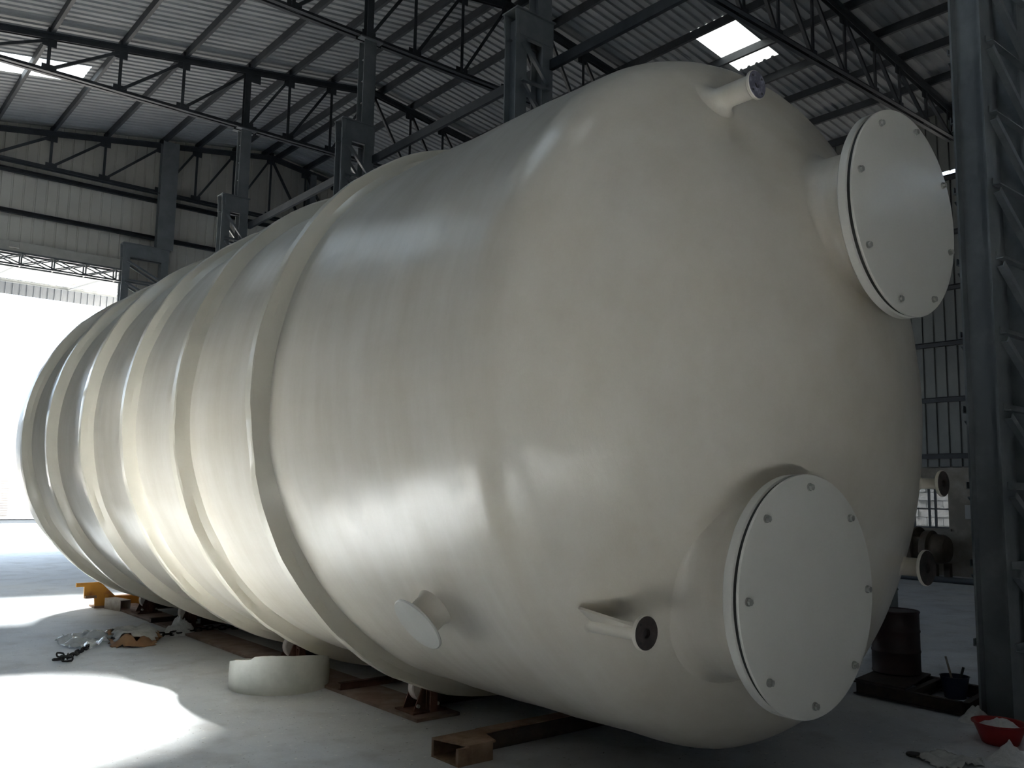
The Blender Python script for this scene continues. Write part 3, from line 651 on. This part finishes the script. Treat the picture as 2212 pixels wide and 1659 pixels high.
def crumple(name, poly, cx, cy, h, m, seed, n=26, base=0.004, smooth=True, thick=0.0):
    """ragged sheet lying on the floor: grid clipped to an outline, folded and lifted by noise"""
    xs = [p[0] for p in poly]; ys = [p[1] for p in poly]; x0, x1, y0, y1 = min(xs), max(xs), min(ys), max(ys)
    def inside(x, y):
        c = False; j = len(poly)-1
        for i in range(len(poly)):
            a, b = poly[i], poly[j]
            if (a[1] > y) != (b[1] > y) and x < (b[0]-a[0])*(y-a[1])/(b[1]-a[1])+a[0]: c = not c
            j = i
        return c
    mb = MB(); idx = {}
    for i in range(n+1):
        for j in range(n+1):
            x = x0+(x1-x0)*i/n; y = y0+(y1-y0)*j/n
            q = Vector((x*6+seed, y*6, seed)); q2 = Vector((x*15, y*15, seed*2))
            z = base+h*(abs(noise.noise(q))*1.3+0.35*abs(noise.noise(q2)))
            e = min(i, n-i, j, n-j)/n; z *= min(1, 0.35+e*4)
            idx[i, j] = len(mb.v); mb.v.append((x+0.02*noise.noise(q2), y+0.02*noise.noise(q2+Vector((3, 3, 3))), z))
    for i in range(n):
        for j in range(n):
            if inside(x0+(x1-x0)*(i+0.5)/n, y0+(y1-y0)*(j+0.5)/n): mb.f.append((idx[i, j], idx[i+1, j], idx[i+1, j+1], idx[i, j+1])); mb.m.append(0)
    o = mb.build(name, m, smooth=smooth)
    if thick: sd = o.modifiers.new('thickness', 'SOLIDIFY'); sd.thickness = thick
    return o
tag(crumple('plastic_sheet', [(2.38, 9.72), (2.53, 9.47), (2.80, 9.75), (3.0, 10.05), (3.02, 10.32), (2.62, 10.38), (2.38, 10.12)], 0, 0, 0.11, M['plastic'], 3.1, thick=0.002), 'crumpled clear plastic sheet on the floor over the chain', 'plastic')
cb = crumple('cardboard_sheet', [(2.76, 9.50), (2.95, 9.36), (3.14, 9.38), (3.3, 9.7), (3.42, 10.15), (3.05, 10.4), (2.86, 10.08)], 0, 0, 0.10, M['cardboard'], 8.4, n=22, thick=0.004)
tag(cb, 'torn brown cardboard sheet lying beside the plastic sheet', 'cardboard')
tag(crumple('dusty_wrap', [(2.82, 9.62), (3.2, 9.52), (3.34, 9.95), (3.3, 10.2), (2.95, 10.22)], 0, 0, 0.06, M['cloth'], 5.5, n=18, base=0.085, thick=0.003), 'pale dusty wrapping paper folded over the brown cardboard', 'wrapping paper')

def heap(name, cx, cy, rx, ry, h, m, seed, peaks=None, n=28, spike=0.0, base=0.0):
    V = [(cx, cy, base+h)]; rows = 12; F = []
    for k in range(1, rows+1):
        q = k/rows
        for i in range(n):
            t = 2*PI*i/n
            e = 1+0.25*noise.noise(Vector((math.cos(t)*1.7, math.sin(t)*1.7, seed)))
            x = cx+rx*q*e*math.cos(t); y = cy+ry*q*e*math.sin(t)
            z = h*(1-q**1.3)*(1+0.6*noise.noise(Vector((x*9, y*9, seed))))+spike*h*max(0, noise.noise(Vector((x*28, y*28, seed))))*(1-q)
            V.append((x, y, base+max(0.0, z) if k < rows else base))
    F += [(0, 1+i, 1+(i+1) % n) for i in range(n)]
    for k in range(rows-1):
        F += [(1+k*n+i, 1+(k+1)*n+i, 1+(k+1)*n+(i+1) % n, 1+k*n+(i+1) % n) for i in range(n)]
    return MB().add(V, F).build(name, m, smooth=True)
tag(heap('fibre_heap', 3.60, 9.98, 0.19, 0.15, 0.15, M['fluff'], 2.2, spike=0.9), 'fluffy white heap of glass fibre at the foot of a roller stand', 'fibre heap')

# ------------------------------------------------------------------ loose things on the floor, right
bs = empty('red_basin', (6.47, 2.62, 0), 'red plastic basin heaped with white material at the foot of the column', 'basin')
MB().lathe((6.47, 2.62, 0), (0, 0, 1), [(0, 0.004), (0.105, 0.0), (0.112, 0.006), (0.158, 0.125), (0.172, 0.13), (0.172, 0.138), (0.155, 0.136), (0.106, 0.016), (0, 0.014)], 40).build('bowl', M['red'], bs, smooth=40)
fo = heap('filling', 6.47, 2.62, 0.13, 0.13, 0.055, M['fluff'], 6.1, spike=0.5, base=0.105); adopt(fo, bs)

dr = empty('metal_drum', (7.6, 3.9, 0.13), 'dark maroon metal drum with a tap on top, standing on the low tray', 'drum')
dz = 0.13
MB().lathe((7.6, 3.9, dz), (0, 0, 1), [(0, 0), (0.19, 0), (0.2, 0.01), (0.195, 0.03), (0.195, 0.17), (0.2, 0.18), (0.2, 0.19), (0.195, 0.2), (0.195, 0.34), (0.2, 0.35), (0.2, 0.36), (0.195, 0.37), (0.195, 0.5), (0.203, 0.515), (0.197, 0.525), (0.185, 0.515), (0, 0.515)], 40).build('barrel', M['maroon'], dr, smooth=35)
tp = MB(); tp.cyl((7.52, 3.97, dz+0.51), (7.52, 3.97, dz+0.60), 0.035, 12, 0.025); tp.cyl((7.52, 3.97, dz+0.60), (7.52, 3.97, dz+0.64), 0.04, 8); tp.cyl((7.52, 3.97, dz+0.61), (7.46, 3.90, dz+0.63), 0.014, 8)
tp.build('tap', M['steel_dark'], dr)
ty = empty('steel_tray', (7.3, 3.5, 0), 'low dark steel trough frame on the floor left of the foreground column', 'tray')
for a, b in (((7.08, 3.98, 0.06), (7.02, 3.1, 0.06)), ((7.86, 4.12, 0.06), (7.72, 3.2, 0.06))):
    MB().channel(a, b, 0.05, 0.1, 0.008).build('side_rail', M['rust_dark'], ty)
for a, b in (((7.08, 3.98, 0.06), (7.86, 4.12, 0.06)), ((7.02, 3.1, 0.06), (7.72, 3.2, 0.06)), ((7.05, 3.55, 0.06), (7.8, 3.65, 0.06))):
    MB().channel(a, b, 0.05, 0.09, 0.008).build('cross_rail', M['rust_dark'], ty)
MB().add([(7.06, 3.98, 0.112), (7.86, 4.12, 0.112), (7.8, 3.7, 0.112), (7.04, 3.55, 0.112), (7.06, 3.98, 0.125), (7.86, 4.12, 0.125), (7.8, 3.7, 0.125), (7.04, 3.55, 0.125)], [(0, 1, 2, 3), (7, 6, 5, 4), (0, 1, 5, 4), (1, 2, 6, 5), (2, 3, 7, 6), (3, 0, 4, 7)]).build('deck', M['rust_dark'], ty)
bl = empty('blue_bucket', (7.62, 3.42, 0.0), 'small dark blue bucket with sticks in it, inside the low tray', 'bucket')
MB().lathe((7.62, 3.42, 0), (0, 0, 1), [(0, 0.002), (0.08, 0), (0.11, 0.17), (0.117, 0.175), (0.108, 0.175), (0.078, 0.01), (0, 0.01)], 28).build('body', M['blue'], bl, smooth=40)
MB().cyl((7.60, 3.40, 0.02), (7.56, 3.46, 0.33), 0.009, 8).build('stick', M['tube_grey'], bl)
MB().cyl((7.64, 3.42, 0.02), (7.70, 3.38, 0.24), 0.011, 8).build('stick', M['steel_dark'], bl)
pd = empty('pale_drum', (9.9, 5.35, 0), 'pale grey drum standing farther back behind the maroon drum', 'drum')
MB().lathe((9.9, 5.35, 0), (0, 0, 1), [(0, 0), (0.27, 0), (0.29, 0.015), (0.28, 0.04), (0.28, 0.28), (0.29, 0.295), (0.28, 0.31), (0.28, 0.57), (0.29, 0.585), (0.28, 0.6), (0.28, 0.85), (0.29, 0.865), (0.275, 0.87), (0, 0.855)], 40).build('barrel', M['pale_drum'], pd, smooth=35)
tag(MB().channel((8.9, 4.75, 0.05), (8.0, 4.1, 0.05), 0.05, 0.09, 0.008).build('steel_bar', M['rust_dark']), 'dark steel bar on the floor behind the maroon drum', 'bar')
tag(crumple('rag', [(5.55, 2.62), (5.62, 2.52), (5.85, 2.46), (5.95, 2.60), (5.85, 2.78), (5.65, 2.80)], 0, 0, 0.07, M['cloth'], 1.7, n=20, thick=0.004), 'dirty white rag on the floor at the bottom right edge', 'rag')
tag(heap('white_scrap', 6.10, 2.41, 0.17, 0.13, 0.085, M['fluff'], 9.3, spike=0.9), 'white fluffy scrap heap in front of the red basin', 'scrap heap')
tag(heap('pale_scrap', 6.96, 2.98, 0.14, 0.11, 0.09, M['cloth'], 4.4, spike=0.8), 'pale scrap heap between the low tray and the foreground column', 'scrap heap')
tag(MB().lathe((5.70, 2.83, 0), (0, 0, 1), [(0, 0), (0.045, 0), (0.05, 0.006), (0.045, 0.016), (0, 0.018)], 20).build('lid', M['black'], smooth=40), 'small black lid lying flat on the floor', 'lid')
tag(MB().tube([(6.35+0.15*i, 2.36-0.035*i+0.03*math.sin(i*1.1), 0.008) for i in range(14)], 0.007, 6).build('cable', M['black'], smooth=True), 'thin black cable trailing across the floor by the red basin', 'cable')
tag(MB().cyl((17.9, 14.0, 0.06), (17.9, 6.0, 0.06), 0.06, 16).build('steel_pipe', M['steel_dark'], smooth=40), 'long dark pipe lying on the floor along the side wall', 'pipe')

mc = empty('old_machine', (18.5, 9.0, 0), 'dark brown old machine standing below the window', 'machine')
MB().box(18.2, 19.0, 8.75, 10.6, 0.28, 0.86).build('body', M['machine'], mc, bevel=0.03)
MB().box(18.1, 19.1, 8.85, 10.7, 0.86, 0.93).build('top', M['machine'], mc, bevel=0.01)
MB().lathe((18.5, 8.75, 0.62), (0, -1, 0), [(0, -0.02), (0.36, -0.02), (0.37, 0.0), (0.37, 0.12), (0.30, 0.16), (0.29, 0.36), (0.25, 0.42), (0, 0.43)], 36).build('motor_housing', M['machine'], mc, smooth=35)
MB().lathe((18.5, 8.95, 0.62), (0, -1, 0), [(0, 0), (0.43, 0), (0.44, 0.02), (0.43, 0.05), (0, 0.05)], 36).build('pulley_guard', M['machine'], mc, smooth=35)
for a, b in ((18.25, 8.5), (18.85, 8.5), (18.25, 10.4), (18.85, 10.4)):
    MB().box(a-0.06, a+0.06, b-0.06, b+0.06, 0, 0.32).build('leg', M['machine'], mc)
tag(MB().box(3.98, 4.20, YE-0.22, YE-0.16, 7.40, 7.56).build('junction_box', M['beige'], bevel=0.008), 'small pale junction box on the beige beam over the door', 'box')
tag(MB().box(XR-0.09, XR, 8.30, 8.44, 1.22, 1.52).build('switch_box', M['box_white'], bevel=0.01), 'small pale switch box on the plastered wall right of the window', 'box')

# ------------------------------------------------------------------ outside
ob = empty('outbuilding', (9, 46, 0), 'white outbuilding across the yard seen through the big door', 'building')
MB().box(-2, 22, 46, 52, 0, 5.5).build('wall', M['outwall'], ob)
MB().box(-2.3, 22.3, 45.6, 52.4, 5.5, 5.7).build('roof', M['outwall'], ob)
sh = MB().box(7.55, 8.4, 45.93, 46.0, 0.15, 1.98).build('louvre_door', M['shutter'], ob)
for k in range(16): MB().bar((7.58, 45.92, 0.22+k*0.11), (8.37, 45.92, 0.22+k*0.11), 0.03, 0.06).build('louvre', M['shutter'], sh)
bwall = bpy.data.objects.new('wall_outside', None); COL.objects.link(bwall); tag(bwall, 'grey block boundary wall outside the small window', kind='structure')
XB = 21.6
MB().box(XB+0.03, XB+0.2, 6.0, 16.0, 0, 3.2).build('mortar', M['steel'], bwall)
bm_ = MB().box(0, 0.05, 0.006, 0.394, 0.006, 0.194); bme = None
for r_ in range(16):
    for k in range(12):
        yy = 7.2+k*0.4+(0.2 if r_ % 2 else 0)
        if bme is None:
            o = bm_.build('block', M['block'], bwall); bme = o.data; o.location = (XB, yy, r_*0.2)
        else:
            o = bpy.data.objects.new('block', bme); COL.objects.link(o); o.parent = bwall; o.location = (XB+rnd.uniform(-0.006, 0.006), yy, r_*0.2)
